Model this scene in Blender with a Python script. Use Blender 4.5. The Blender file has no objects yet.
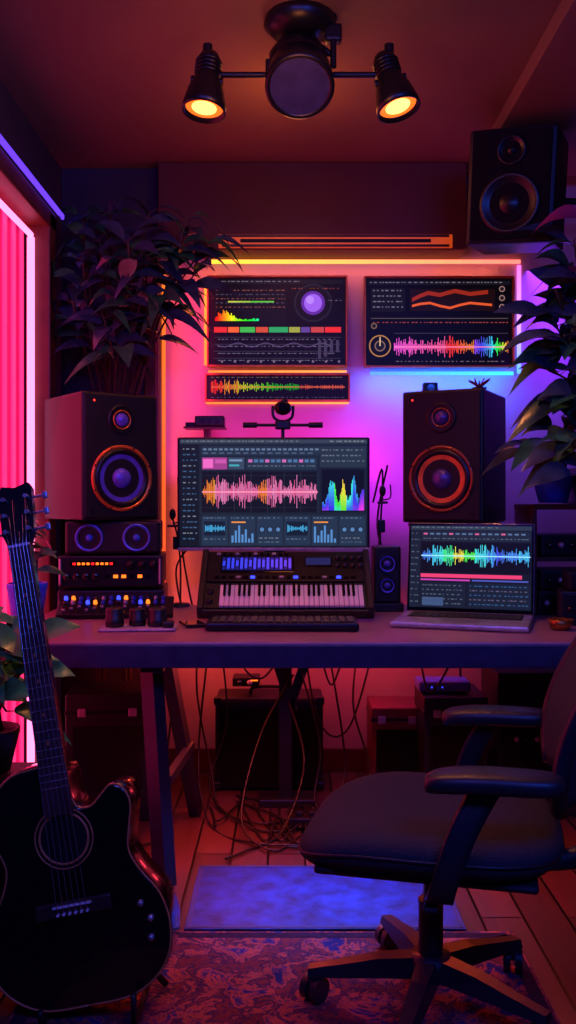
import bpy, bmesh, math, random, colorsys
from mathutils import Matrix, Vector
random.seed(7)
scene=bpy.context.scene
scene.view_settings.view_transform='Standard'
scene.view_settings.look='None'
F=900.0; CH=1.16
def W(x,y,d): return Vector(((x-288)/F*d, d, CH-(y-500)/F*d))
def lin(c):
    return tuple(((v/255)/12.92 if v/255<=0.04045 else ((v/255+0.055)/1.055)**2.4) for v in c)
# ---------------------------------------------------------------- materials
MATS={}
def mat(name,rgb,rough=0.5,metal=0.0,noise=0.25,scale=20,bump=0.0,emit=None,es=0,coat=0,spec=0.5):
    if name in MATS: return MATS[name]
    m=bpy.data.materials.new(name); m.use_nodes=True; nt=m.node_tree; b=nt.nodes['Principled BSDF']
    c=lin(rgb)
    tc=nt.nodes.new('ShaderNodeTexCoord'); nz=nt.nodes.new('ShaderNodeTexNoise'); nz.inputs['Scale'].default_value=scale
    nz.inputs['Detail'].default_value=4
    nt.links.new(tc.outputs['Object'],nz.inputs['Vector'])
    r=nt.nodes.new('ShaderNodeValToRGB')
    r.color_ramp.elements[0].position=0.3; r.color_ramp.elements[1].position=0.7
    r.color_ramp.elements[0].color=(*[v*(1-noise) for v in c],1); r.color_ramp.elements[1].color=(*[min(1,v*(1+noise)) for v in c],1)
    nt.links.new(nz.outputs['Fac'],r.inputs['Fac']); nt.links.new(r.outputs['Color'],b.inputs['Base Color'])
    b.inputs['Roughness'].default_value=rough; b.inputs['Metallic'].default_value=metal
    b.inputs['Specular IOR Level'].default_value=spec
    b.inputs['Coat Weight'].default_value=coat
    if bump:
        bp=nt.nodes.new('ShaderNodeBump'); bp.inputs['Strength'].default_value=bump; bp.inputs['Distance'].default_value=0.01
        nt.links.new(nz.outputs['Fac'],bp.inputs['Height']); nt.links.new(bp.outputs['Normal'],b.inputs['Normal'])
    if emit:
        b.inputs['Emission Color'].default_value=(*lin(emit),1); b.inputs['Emission Strength'].default_value=es
    MATS[name]=m; return m
def scr_mat(name,strength):
    m=bpy.data.materials.new(name); m.use_nodes=True; nt=m.node_tree; b=nt.nodes['Principled BSDF']
    a=nt.nodes.new('ShaderNodeAttribute'); a.attribute_name='Col'
    b.inputs['Base Color'].default_value=(0.004,0.004,0.005,1); b.inputs['Roughness'].default_value=0.4; b.inputs['Specular IOR Level'].default_value=0.2
    nt.links.new(a.outputs['Color'],b.inputs['Emission Color']); b.inputs['Emission Strength'].default_value=strength
    return m
SCR=scr_mat('screen_pixels',1.2)
LED=scr_mat('led_glow',2.6)
BLK=mat('black_plastic',(20,19,24),0.42)
BLKM=mat('black_matte',(12,11,16),0.6,spec=0.4)
BLKG=mat('black_gloss',(7,7,10),0.12,coat=0.5)
DMET=mat('dark_metal',(40,38,46),0.35,0.7)
SILV=mat('brushed_aluminium',(185,180,188),0.35,0.65)
CAB=mat('speaker_cabinet_vinyl',(16,14,20),0.45,bump=0.1,scale=200,spec=0.45)
RUB=mat('rubber_surround',(16,14,18),0.35)
COPP=mat('copper_ring',(225,125,55),0.3,0.5)
GRILL=mat('grille_cloth',(12,11,16),0.85,bump=0.6,scale=300,spec=0.2)
WKEY=mat('white_key',(225,215,220),0.25,noise=0.03)
WOODD=mat('dark_wood',(66,34,24),0.4,scale=9,noise=0.5)
CERB=mat('blue_ceramic',(45,85,235),0.25)
TERR=mat('dark_planter',(40,30,38),0.5)
SOIL=mat('soil',(30,20,14),0.9,bump=1)
STEM=mat('plant_stem',(70,50,35),0.6)
LEAF=mat('leaf_green',(46,94,64),0.26,noise=0.5,scale=14)
LEAF2=mat('leaf_dark',(52,66,84),0.26,noise=0.5,scale=14)
LEAF_LIT=mat('leaf_pink_lit',(150,50,95),0.3,noise=0.4,scale=14)  # pink light falling on some leaves, put into the leaf colour
CABL=mat('cable_rubber',(10,9,12),0.5)
FAB=mat('chair_fabric',(42,42,54),0.85,bump=0.4,scale=250)
# ---------------------------------------------------------------- mesh builder
def catmull(pts,n=6,closed=False):
    P=[Vector(p) for p in pts]; N=len(P); out=[]
    rng=range(N if closed else N-1)
    for i in rng:
        if closed: a,b,c,d=P[(i-1)%N],P[i],P[(i+1)%N],P[(i+2)%N]
        else: a,b,c,d=P[max(i-1,0)],P[i],P[i+1],P[min(i+2,N-1)]
        for k in range(n):
            t=k/n
            out.append(0.5*((2*b)+(c-a)*t+(2*a-5*b+4*c-d)*t*t+(3*b-a-3*c+d)*t**3))
    if not closed: out.append(P[-1])
    return out
def RX(a): return Matrix.Rotation(math.radians(a),4,'X')
def RY(a): return Matrix.Rotation(math.radians(a),4,'Y')
def RZ(a): return Matrix.Rotation(math.radians(a),4,'Z')
def T(*p): return Matrix.Translation(Vector(p))
FRONT=RX(90)
class MB:
    def __init__(s): s.v=[];s.f=[];s.mi=[];s.sm=[];s.col=[];s.mats=[];s.M=Matrix.Identity(4)
    def add(s,vs,fs,m,smooth=False,X=None,col=None):
        M=s.M@X if X is not None else s.M
        o=len(s.v); s.v+=[M@Vector(v) for v in vs]
        if m not in s.mats: s.mats.append(m)
        k=s.mats.index(m)
        for f in fs:
            s.f.append([o+i for i in f]); s.mi.append(k); s.sm.append(smooth); s.col.append(col or (0,0,0))
    def box(s,c,size,m,bev=0.0,X=None,seg=2,col=None):
        bm=bmesh.new(); bmesh.ops.create_cube(bm,size=1)
        bmesh.ops.scale(bm,vec=size,verts=bm.verts)
        if bev>0:
            bev=min(bev,min(size)*0.45)
            bmesh.ops.bevel(bm,geom=bm.edges[:],offset=bev,segments=seg,affect='EDGES',profile=0.5)
        bm.verts.index_update()
        L=T(*c)@(X if X is not None else Matrix.Identity(4))
        s.add([v.co.copy() for v in bm.verts],[[v.index for v in f.verts] for f in bm.faces],m,False,L,col); bm.free()
    def lathe(s,prof,m,X=None,n=32,cols=None):
        vs=[];fs=[]
        for r,z in prof:
            for i in range(n):
                a=2*math.pi*i/n; vs.append((r*math.cos(a),r*math.sin(a),z))
        for j in range(len(prof)-1):
            for i in range(n):
                k=(i+1)%n; fs.append([j*n+i,j*n+k,(j+1)*n+k,(j+1)*n+i])
        s.add(vs,fs,m,True,X)
    def disc(s,r,m,X=None,n=32,col=None,sx=1):
        s.add([(sx*r*math.cos(2*math.pi*i/n),r*math.sin(2*math.pi*i/n),0) for i in range(n)],[list(range(n))],m,False,X,col)
    def cyl(s,p1,p2,r,m,r2=None,n=16,caps=True):
        p1=Vector(p1);p2=Vector(p2);d=p2-p1;L=d.length
        q=d.to_track_quat('Z','Y').to_matrix().to_4x4(); X=T(*p1)@q
        r2=r if r2 is None else r2
        s.lathe([(r,0),(r2,L)],m,X,n)
        if caps:
            s.disc(r,m,X@RX(180),n); s.disc(r2,m,X@T(0,0,L),n)
    def tube(s,pts,r,m,n=6,sub=5,smooth=True):
        P=catmull(pts,sub) if smooth and len(pts)>2 else [Vector(p) for p in pts]
        K=len(P); rs=r if isinstance(r,(list,tuple)) else None
        vs=[];fs=[]
        up=None
        for i,p in enumerate(P):
            t=(P[min(i+1,K-1)]-P[max(i-1,0)])
            if t.length<1e-9: t=Vector((0,0,1))
            t.normalize()
            if up is None: up=t.orthogonal().normalized()
            up=(up-t*up.dot(t)); 
            if up.length<1e-6: up=t.orthogonal()
            up.normalize(); b=t.cross(up)
            rr=r if rs is None else rs[0]+(rs[1]-rs[0])*i/(K-1)
            for k in range(n):
                a=2*math.pi*k/n; vs.append(p+up*rr*math.cos(a)+b*rr*math.sin(a))
        for i in range(K-1):
            for k in range(n):
                l=(k+1)%n; fs.append([i*n+k,i*n+l,(i+1)*n+l,(i+1)*n+k])
        fs.append(list(range(n))[::-1]); fs.append([(K-1)*n+k for k in range(n)])
        s.add(vs,fs,m,True)
    def sphere(s,c,r,m,n=20):
        if not isinstance(r,(tuple,list)): r=(r,r,r)
        pr=[(max(1e-5,math.sin(math.pi*j/12)),-math.cos(math.pi*j/12)) for j in range(13)]
        s.lathe(pr,m,T(*c)@Matrix.Diagonal((*r,1)),n)
    def sheet(s,f,nu,nv,off,m,X=None):
        vs=[];fs=[]
        for i in range(nu+1):
            for j in range(nv+1): vs.append(Vector(f(i/nu,j/nv)))
        N=len(vs); vs+=[v+Vector(off) for v in vs[:N]]
        g=lambda i,j:i*(nv+1)+j
        for i in range(nu):
            for j in range(nv):
                q=[g(i,j),g(i+1,j),g(i+1,j+1),g(i,j+1)]; fs.append(q); fs.append([a+N for a in q[::-1]])
        bd=[g(i,0) for i in range(nu)]+[g(nu,j) for j in range(nv)]+[g(i,nv) for i in range(nu,0,-1)]+[g(0,j) for j in range(nv,0,-1)]
        for k in range(len(bd)):
            a,b=bd[k],bd[(k+1)%len(bd)]; fs.append([b,a,a+N,b+N])
        s.add(vs,fs,m,True,X)
    def rect(s,x0,z0,x1,z1,y,col,m=None):
        s.add([(x0,y,z0),(x1,y,z0),(x1,y,z1),(x0,y,z1)],[[0,1,2,3]],m or SCR,False,None,col)
    def obj(s,name,loc=(0,0,0),rot=None,clamp=None):
        me=bpy.data.meshes.new(name)
        vs=s.v
        if clamp: vs=[Vector((max(clamp[0],min(clamp[1],v.x)),min(clamp[2],v.y),v.z)) for v in vs]
        me.from_pydata([tuple(v) for v in vs],[],s.f)
        for m in s.mats: me.materials.append(m)
        me.polygons.foreach_set('material_index',s.mi); me.polygons.foreach_set('use_smooth',s.sm)
        ca=me.color_attributes.new('Col','FLOAT_COLOR','CORNER')
        for p,c in zip(me.polygons,s.col):
            for li in p.loop_indices: ca.data[li].color=(c[0],c[1],c[2],1)
        me.update()
        o=bpy.data.objects.new(name,me); bpy.context.collection.objects.link(o)
        o.location=loc
        if rot is not None: o.rotation_euler=[math.radians(a) for a in rot]
        return o
class Painter:
    """flat user interface graphics laid on a screen face; coordinates in arbitrary rect units"""
    def __init__(s,mb,rect,w,h,y0,c=(0,0)): s.mb=mb;s.R=rect;s.w=w;s.h=h;s.y=y0;s.c=c;s.k=0.62
    def m(s,x,y):
        x0,y0,x1,y1=s.R
        return s.c[0]+(x-x0)/(x1-x0)*s.w-s.w/2, s.c[1]+s.h/2-(y-y0)/(y1-y0)*s.h
    def r(s,x0,y0,x1,y1,col,l=1):
        a,b=s.m(x0,y1);c,d=s.m(x1,y0); s.mb.rect(a,b,c,d,s.y-0.0003*l,lin(col))
    def disc(s,x,y,r,col,l=2,n=24):
        a,b=s.m(x,y); k=s.w/(s.R[2]-s.R[0])
        s.mb.disc(r*k,SCR,T(a,s.y-0.0003*l,b)@FRONT,n,lin(col))
    def wave(s,x0,x1,yc,amp,colf,l=2,step=0.9,seed=1,env=None):
        rd=random.Random(seed); x=x0
        while x<x1:
            t=(x-x0)/(x1-x0); e=env(t) if env else 0.5+0.5*abs(math.sin(t*17+seed))*abs(math.cos(t*7.3+seed))
            a=amp*e*(0.2+0.8*rd.random()**1.5)
            s.r(x,yc-a,x+step*0.62,yc+a*0.95,colf(t,rd),l); x+=step
    def text(s,x0,x1,y,col,seed=0,h=1.0,l=2):
        rd=random.Random(seed); x=x0; col=tuple(v*s.k for v in col)
        while x<x1-1:
            wd=rd.uniform(1.0,3.6); s.r(x,y,min(x+wd,x1),y+h*0.85,col,l); x+=wd+rd.uniform(0.7,3.2)
    def line(s,pts,th,col,l=3):
        for (xa,ya),(xb,yb) in zip(pts,pts[1:]):
            a,b=s.m(xa,ya-th/2);c,d=s.m(xb,yb-th/2);e,f=s.m(xb,yb+th/2);g,h=s.m(xa,ya+th/2)
            y=s.y-0.0003*l
            s.mb.add([(a,y,b),(g,y,h),(e,y,f),(c,y,d)],[[0,1,2,3]],SCR,False,None,lin(col))
def hsv(h,sa,v): return tuple(255*c for c in colorsys.hsv_to_rgb(h%1,sa,v))
# ---------------------------------------------------------------- room
XL,XR,YB,ZC=-0.95,1.30,3.85,2.55
def simple(name,c,size,m,bev=0):
    b=MB(); b.box((0,0,0),size,m,bev); return b.obj(name,c)
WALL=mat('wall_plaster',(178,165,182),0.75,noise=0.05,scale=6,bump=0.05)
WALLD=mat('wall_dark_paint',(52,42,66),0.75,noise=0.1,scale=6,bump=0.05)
CEIL=mat('ceiling_plaster',(130,98,80),0.85,noise=0.08,scale=3)
SOFF=mat('soffit_paint',(84,32,26),0.6,noise=0.1,scale=4)
simple('wall_back',((XL+XR)/2,YB+0.05,ZC/2),(XR-XL+0.2,0.1,ZC),WALL)
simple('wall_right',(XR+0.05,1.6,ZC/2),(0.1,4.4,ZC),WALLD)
simple('ceiling',((XL+XR)/2,1.6,ZC+0.05),(XR-XL+0.2,4.6,0.1),CEIL)
b=MB()
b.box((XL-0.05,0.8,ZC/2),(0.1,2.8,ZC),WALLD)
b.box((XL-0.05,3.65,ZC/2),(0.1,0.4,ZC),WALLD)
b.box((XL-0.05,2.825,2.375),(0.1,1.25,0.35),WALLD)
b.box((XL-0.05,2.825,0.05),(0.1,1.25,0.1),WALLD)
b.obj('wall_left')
fm=bpy.data.materials.new('wood_floor'); fm.use_nodes=True; nt=fm.node_tree; B=nt.nodes['Principled BSDF']
tc=nt.nodes.new('ShaderNodeTexCoord'); mp=nt.nodes.new('ShaderNodeMapping'); mp.inputs['Rotation'].default_value=(0,0,math.radians(90))
br=nt.nodes.new('ShaderNodeTexBrick'); br.inputs['Scale'].default_value=1; br.inputs['Brick Width'].default_value=0.9; br.inputs['Row Height'].default_value=0.12
br.inputs['Mortar Size'].default_value=0.004; br.inputs['Color1'].default_value=(*lin((112,74,62)),1); br.inputs['Color2'].default_value=(*lin((78,50,46)),1); br.inputs['Mortar'].default_value=(0.003,0.002,0.002,1)
nz=nt.nodes.new('ShaderNodeTexNoise'); nz.inputs['Scale'].default_value=6; nz.inputs['Detail'].default_value=6
mp2=nt.nodes.new('ShaderNodeMapping'); mp2.inputs['Scale'].default_value=(6,0.6,1)
mx=nt.nodes.new('ShaderNodeMixRGB'); mx.blend_type='MULTIPLY'; mx.inputs['Fac'].default_value=0.6
L=nt.links.new
L(tc.outputs['Object'],mp.inputs['Vector']);L(mp.outputs['Vector'],br.inputs['Vector']);L(tc.outputs['Object'],mp2.inputs['Vector']);L(mp2.outputs['Vector'],nz.inputs['Vector'])
L(br.outputs['Color'],mx.inputs['Color1']);L(nz.outputs['Color'],mx.inputs['Color2']);L(mx.outputs['Color'],B.inputs['Base Color'])
B.inputs['Roughness'].default_value=0.28
bp=nt.nodes.new('ShaderNodeBump'); bp.inputs['Strength'].default_value=0.4; bp.inputs['Distance'].default_value=0.004; L(br.outputs['Fac'],bp.inputs['Height']); bp.invert=True; L(bp.outputs['Normal'],B.inputs['Normal'])
simple('floor',((XL+XR)/2,1.6,-0.05),(XR-XL+0.2,4.6,0.1),fm)
simple('trim_1',(0.10,3.775,(2.19+ZC)/2),(1.27,0.15,ZC-2.19),SOFF,0.004)
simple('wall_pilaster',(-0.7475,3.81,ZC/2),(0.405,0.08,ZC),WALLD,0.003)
simple('trim_2',(1.03,1.75,ZC-0.03),(0.54,3.9,0.06),CEIL,0.003)
simple('trim_3',(-0.575,3.765,1.5),(0.05,0.02,1.4),WOODD,0.004)
simple('baseboard_back',((XL+XR)/2+0.2,YB-0.008,0.05),(1.8,0.016,0.10),SOFF,0.003)
simple('baseboard_left',(XL+0.008,1.2,0.05),(0.016,1.9,0.10),SOFF,0.003)
b=MB(); VW=mat('vent_wood_lit',(190,105,55),0.4,emit=(255,90,20),es=0.4)  # orange light on the vent is put in as weak emission
b.box((0,0,0),(0.96,0.012,0.055),VW,0.003); b.box((0,-0.008,0),(0.78,0.006,0.014),BLKM,0.001); 
for k in (-1,1): b.box((0,-0.008,k*0.02),(0.93,0.006,0.010),WOODD,0.001)
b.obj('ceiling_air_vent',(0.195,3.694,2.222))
# window with glowing vertical blinds
PINK=mat('pink_blind_glow',(230,60,120),0.5,emit=(255,48,120),es=1.1)
PINK2=mat('pink_neon_tube',(255,130,170),0.4,emit=(255,120,175),es=2.8)
PINKD=mat('pink_blind_gap',(120,20,50),0.5,emit=(225,20,100),es=0.8)
REDW=mat('reddish_wood_frame',(96,42,30),0.45,scale=8,noise=0.3)
b=MB()
b.box((XL-0.07,2.825,1.15),(0.01,1.25,2.1),PINKD)
for i in range(12):
    y=2.26+i*0.1
    b.box((XL-0.045,y,1.15),(0.008,0.082,2.06),PINK,0.003,X=RZ(10))
b.tube([(XL-0.01,3.36,0.14),(XL-0.01,3.36,2.14)],0.014,PINK2,smooth=False,n=10)
b.tube([(XL-0.01,2.26,2.15),(XL-0.01,3.36,2.15)],0.011,PINK2,smooth=False,n=10)
for y in (2.19,3.43): b.box((XL+0.01,y,1.17),(0.09,0.09,2.16),REDW,0.006)
b.box((XL+0.01,2.81,2.225),(0.09,1.33,0.07),REDW,0.006)
b.box((XL+0.01,2.81,0.09),(0.09,1.33,0.05),REDW,0.006)
b.obj('window_1')
b=MB(); b.box((0,0,0),(0.012,1.9,0.02),LED,0.003,col=(0.08,0.025,0.6)); b.obj('led_strip_light',(XL+0.062,2.6,2.275))
# ---------------------------------------------------------------- led strips on back wall
def led(p1,p2,c1,c2,n=16,r=0.007,name='led_strip_light'):
    b=MB(); p1=Vector(p1);p2=Vector(p2)
    for i in range(n):
        a=p1.lerp(p2,i/n);c=p1.lerp(p2,(i+1)/n); t=i/(n-1)
        col=tuple(c1[k]+(c2[k]-c1[k])*t for k in range(3))
        d=(c-a); sz=[max(abs(d[k]),2*r) for k in range(3)]
        b.box(tuple((a+c)/2),sz,LED,0,col=col)
    return b.obj(name)
led((-0.33,3.838,2.176),(0.99,3.838,2.176),(1.0,0.38,0.03),(1.0,0.13,0.10))
led((-0.53,3.838,2.17),(-0.53,3.838,0.8),(0.5,0.09,0.01),(0.5,0.04,0.01))
led((0.985,3.838,2.16),(0.985,3.838,1.70),(0.8,0.10,0.5),(0.08,0.25,1.0))
led((0.35,3.838,1.70),(0.96,3.838,1.70),(0.06,0.16,1.0),(0.03,0.4,1.0))
led((-0.352,3.838,1.735),(-0.352,3.838,2.10),(0.7,0.14,0.02),(0.7,0.2,0.02),r=0.005)
led((-0.35,3.838,1.575),(0.26,3.838,1.575),(0.8,0.12,0.02),(0.7,0.2,0.04),r=0.005)
led((-0.34,3.838,1.708),(0.25,3.838,1.708),(0.8,0.12,0.02),(0.7,0.2,0.04),r=0.004)
# ---------------------------------------------------------------- wall panels
FRAME_LIT=mat('panel_frame_orange_lit',(190,110,55),0.35,0.45)  # orange LED light on the frame edges is put into this colour
def panel(x0,y0,x1,y1,d,paint,name='framed_display_screen'):
    b=MB(); A=W(x0,y0,d); C=W(x1,y1,d); w=C.x-A.x; h=A.z-C.z; f=0.008
    b.box((0,0.013,0),(w,0.022,h),BLK,0.003)
    for k in (-1,1):
        b.box((k*(w/2-f/2),0,0),(f,0.03,h),FRAME_LIT,0.002); b.box((0,0,k*(h/2-f/2)),(w-2*f,0.03,f),FRAME_LIT,0.002)
    iw=w-2*f; ih=h-2*f
    s=F/d
    P=Painter(b,(x0+f*s,y0+f*s,x1-f*s,y1-f*s),iw,ih,0.0015); P.k=0.9
    b.box((0,0.001,0),(iw,0.001,ih),BLKG)
    P.y=0.0003; P.r(x0+f*s,y0+f*s,x1-f*s,y1-f*s,(5,4,8),0.2)
    paint(P)
    b.box((0,0.035,0),(w*0.6,0.03,h*0.5),BLKM)
    return b.obj(name,((A.x+C.x)/2,d,(A.z+C.z)/2))
def p1(P):
    P.r(211,280,343,284,(17,17,24)); P.text(213,300,281,(120,110,130),3)
    P.r(214,288,287,325,(10,9,15)); 
    for i in range(5): P.text(216,285,290+i*4.2,(90,80,105) if i%2 else (150,80,70),10+i,0.8)
    for i in range(3): P.r(228+i*7,301,250+i*12,302.5,(90,180,60) if i else (190,190,60),3)
    rd=random.Random(4)
    for i in range(44):
        t=i/44; a=9*math.exp(-((t-0.2)/0.22)**2)*(0.5+rd.random()*0.6)+2*rd.random()+0.6
        P.r(215+i*1.0,321-a,215.8+i*1.0,321,hsv(0.0+0.45*t,0.95,1),3)
    P.disc(313,303,19,(30,28,42),1); P.disc(313,303,17.5,(10,8,17),2); P.disc(313,303,12,(90,40,150),3); P.disc(313,303,9,(150,90,225),4); P.disc(310,300,4,(175,125,245),5)
    P.text(292,340,288,(140,60,50),31); P.text(328,342,300,(110,100,130),32)
    cs=[(225,40,40),(235,90,40),(60,170,70),(200,70,45),(40,150,90),(150,150,60),(90,60,140),(190,60,60)]
    x=214
    for i,k in enumerate([14,12,16,13,20,12,10,14,18]):
        P.r(x,327,min(x+k-1,341),332.5,cs[i%8],2); x+=k
        if x>338: break
    for j in range(4):
        P.r(214,337+j*7,341,337.6+j*7,(50,46,60),2)
        P.text(218,335,339+j*7,(110,100,125),50+j,0.9)
    P.line([(217+i*4,345+2.0*math.sin(i*0.9)) for i in range(30)],0.8,(90,70,110))
    for i in range(10): P.disc(222+i*13,361.5,1.3,(110,90,110),2,10)
    for i in range(4): P.r(318+i*6,340,321+i*6,359-i*2.3,(60,50,74),3)
def p2(P):
    P.text(211,344,377,(110,90,60),5,0.8)
    def c(t,rd): 
        return hsv(0.0+0.33*min(1,t*1.3)+rd.uniform(-.03,.03),0.95,1.0*(1-0.45*t))
    P.wave(211,300,387,8.5,c,seed=5,env=lambda t:0.95 if t<0.35 else 0.75-0.3*t)
    P.wave(300,344,387,3.5,lambda t,rd:(200,70,50),seed=8)
    P.r(211,386.6,345,387.4,(200,90,50),3); P.text(211,344,397,(80,70,90),6,0.8)
def p3(P):
    P.r(368,281,510,285,(17,16,24)); P.text(370,505,282,(130,120,140),13)
    P.r(371,288,405,312,(16,14,21)); 
    for i in range(4): P.text(373,403,290+i*5.5,(120,110,130),60+i,1.3)
    P.r(410,289,495,311,(24,9,9),1.5)
    P.line([(412,300),(420,296),(428,293),(440,295),(447,293),(455,291),(470,294),(488,292)],4,(140,35,20))
    P.line([(412,306),(420,304),(430,303),(440,306),(450,308),(460,305),(470,303),(492,305)],2.4,(215,80,35),4)
    for i in range(3): P.disc(502,289+i*9,3,(140,105,100),2); P.disc(502,289+i*9,2,(30,20,30),3)
    P.r(371,318,508,318.8,(80,65,60),2)
    P.text(373,508,322,(150,60,50),14,1.1)
    P.disc(374,326,3.0,(120,90,70),2); P.disc(374,326,2,(20,18,22),3)
    P.disc(380,346,11,(170,115,60),2); P.disc(380,346,9.8,(10,8,13),3); P.disc(380,346,5.5,(120,90,80),4); P.disc(380,346,4.3,(22,20,28),5); P.r(379.5,337,380.5,346,(230,190,140),6)
    def c(t,rd):
        if t<0.45: return hsv(0.86+0.08*t/0.45,0.65,1)
        if t<0.7: return hsv(0.98+0.1*(t-0.45)/0.25,0.8,1)
        if t<0.85: return hsv(0.75-0.2*(t-0.7)/0.15,0.7,1)
        return hsv(0.55-0.5*(t-0.85)/0.15,0.8,1)
    P.wave(394,508,347,11.5,c,seed=9,step=0.8,env=lambda t:0.55+0.45*abs(math.sin(t*9+0.6)))
    P.r(394,346.6,508,347.4,(255,130,180),3)
    P.r(394,333,508,333.6,(60,50,66),2); P.text(396,506,361,(120,100,120),77,0.9)
panel(207,276,347.5,367,3.785,p1); panel(205,373.5,350,401.5,3.785,p2); panel(364,276.5,514,367.5,3.785,p3)
# ---------------------------------------------------------------- desk
DESKM=mat('desk_laminate',(150,108,122),0.32,scale=5,noise=0.12)
DESKE=mat('desk_edge',(58,54,84),0.4)
def boxvf(x,y,z):
    vs=[(sx*x/2,sy*y/2,sz*z/2) for sx in(-1,1) for sy in(-1,1) for sz in(-1,1)]
    return vs,[[0,1,3,2],[4,6,7,5],[0,4,5,1],[2,3,7,6],[0,2,6,4],[1,5,7,3]]
b=MB()
b.box((0.17,3.06,0.722),(2.1,0.92,0.056),DESKM,0.006)
b.box((0.17,2.607,0.708),(2.08,0.02,0.068),DESKE,0.004)
def leg(p,q,w=0.05,m=BLK):
    p=Vector(p);q=Vector(q);d=q-p;M=T(*((p+q)/2))@d.to_track_quat('Z','X').to_matrix().to_4x4()
    b.add(*boxvf(w,w*0.8,d.length),m,False,M)
LEGM=mat('painted_steel_leg',(34,32,50),0.4)
def trestle(x,yf=2.73,yb=3.33):
    leg((x-0.05,yf+0.02,0.69),(x+0.0,yf-0.02,0.0),0.055,LEGM); leg((x-0.02,yf+0.12,0.69),(x+0.03,yb,0.0),0.05,LEGM)
    leg((x,yf+0.02,0.30),(x+0.03,yb-0.18,0.30),0.03,LEGM); b.box((x-0.03,yf+0.2,0.675),(0.07,0.6,0.04),LEGM,0.004)
trestle(-0.37); trestle(0.95)
leg((-0.01,3.45,0.69),(-0.01,3.45,0.0),0.06)
leg((-0.09,3.44,0.69),(0.02,3.44,0.35),0.035); leg((0.12,3.44,0.69),(-0.01,3.44,0.33),0.035); leg((0.0,3.2,0.68),(0.0,3.44,0.45),0.03)
b.box((0,3.45,0.015),(0.22,0.12,0.03),BLK,0.005); b.box((0.2,3.47,0.67),(1.9,0.05,0.05),BLK,0.004)
b.obj('desk')
ZD=0.75
# ---------------------------------------------------------------- studio speakers
def speaker(name,w,h,d,loc,yaw,ring,conem,tilt=0,cab=None,dust=None):
    b=MB(); cab=cab or CAB; dust=dust or conem
    b.box((0,0,h/2),(w,d,h),cab,0.008)
    y=-d/2
    b.box((0,y-0.003,h/2),(w*0.94,0.008,h*0.96),BLKM,0.003)
    y-=0.007
    zw=h*0.33; R=min(w*0.385,h*0.26)
    X=T(0,y,zw)@FRONT
    b.lathe([(R*1.04,0),(R*1.04,0.006),(R*0.96,0.008),(R*0.93,0.003)],ring,X,40)
    b.lathe([(R*0.93,0.003),(R*0.88,0.009),(R*0.80,0.009),(R*0.75,0.002)],RUB,X,40)
    b.lathe([(R*0.75,0.002),(R*0.32,-0.004)],conem,X,40)
    b.lathe([(R*0.33,-0.004),(R*0.30,0.006),(R*0.16,0.014),(0.0001,0.016)],dust,X,28)
    for i in range(8):
        a=i*math.pi/4+0.39; b.cyl((R*1.0*math.cos(a),y-0.006,zw+R*1.0*math.sin(a)),(R*1.0*math.cos(a),y-0.0095,zw+R*1.0*math.sin(a)),0.0035,DMET,n=8)
    zt=h*0.79; r=w*0.165
    X=T(0,y,zt)@FRONT
    b.lathe([(r*1.12,0),(r*1.1,0.004),(r*0.98,0.005),(r*0.5,-0.001)],RUB,X,32)
    b.lathe([(r*0.72,0.0035),(r*0.68,0.006),(r*0.62,0.004)],ring,X,32)
    b.lathe([(r*0.5,0.0),(r*0.45,0.006),(r*0.25,0.011),(0.0001,0.013)],dust,X,24)
    b.disc(0.004,mat('power_led',(255,60,60),0.4,emit=(255,60,40),es=1.5),T(-w*0.36,y-0.002,h*0.93)@FRONT,12)
    for s_ in (-1,1): b.cyl((s_*w*0.38,y-0.001,h*0.07),(s_*w*0.38,y-0.004,h*0.07),0.006,DMET,n=12)
    return b.obj(name,loc,(tilt,0,yaw))
CONEP=mat('purple_cone',(100,90,220),0.35,0.3); CONE_LIT=mat('cone_orange_lit',(225,120,50),0.4,0.3)  # orange cone: warm light on the right woofer put into its colour
speaker('studio_speaker',0.29,0.445,0.34,(-0.69,3.3,1.09),37,COPP,CONEP)
speaker('studio_speaker',0.30,0.478,0.34,(0.63,3.385,1.078),-27,mat('dark_copper_ring',(150,85,50),0.3,0.5),CONE_LIT,dust=mat('violet_dust_cap',(80,60,130),0.3,0.3))
b=MB(); b.box((0,0,0.0075),(0.20,0.20,0.015),BLK,0.004); b.box((0,0,0.163),(0.09,0.09,0.296),BLK,0.006); b.box((0,0,0.318),(0.27,0.3,0.015),BLK,0.004)
b.obj('speaker_stand',(0.63,3.395,ZD+0.001),(0,0,-27))
b=MB(); b.box((0,0,0.0625),(0.33,0.26,0.115),CAB,0.008); b.box((0,-0.131,0.0625),(0.315,0.008,0.1),BLKM,0.003)
CB=mat('blue_cone',(60,120,255),0.4,0.2)
for s_ in (-1,1):
    X=T(s_*0.082,-0.135,0.0625)@FRONT
    b.lathe([(0.049,0),(0.049,0.004),(0.043,0.005),(0.040,0.001)],mat('blue_ring_trim',(90,120,230),0.3,0.5),X,32); b.lathe([(0.040,0.001),(0.036,0.004),(0.033,0.0)],RUB,X,32)
    b.lathe([(0.033,0.0),(0.014,-0.004)],CB,X,32); b.lathe([(0.014,-0.004),(0.011,0.003),(0.0001,0.006)],CB,X,20)
b.obj('centre_channel_speaker',(-0.63,3.3,0.965),(0,0,6))
ORL=mat('orange_indicator',(255,140,40),0.4,emit=(255,115,25),es=2); BLL=mat('blue_indicator',(60,90,255),0.4,emit=(50,70,255),es=2.0); REDL=mat('red_indicator',(255,40,40),0.4,emit=(255,30,30),es=1.5)
b=MB(); b.box((0,0,0.057),(0.36,0.28,0.11),BLK,0.004); b.box((0,-0.142,0.057),(0.35,0.006,0.1),DMET,0.002)
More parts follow.
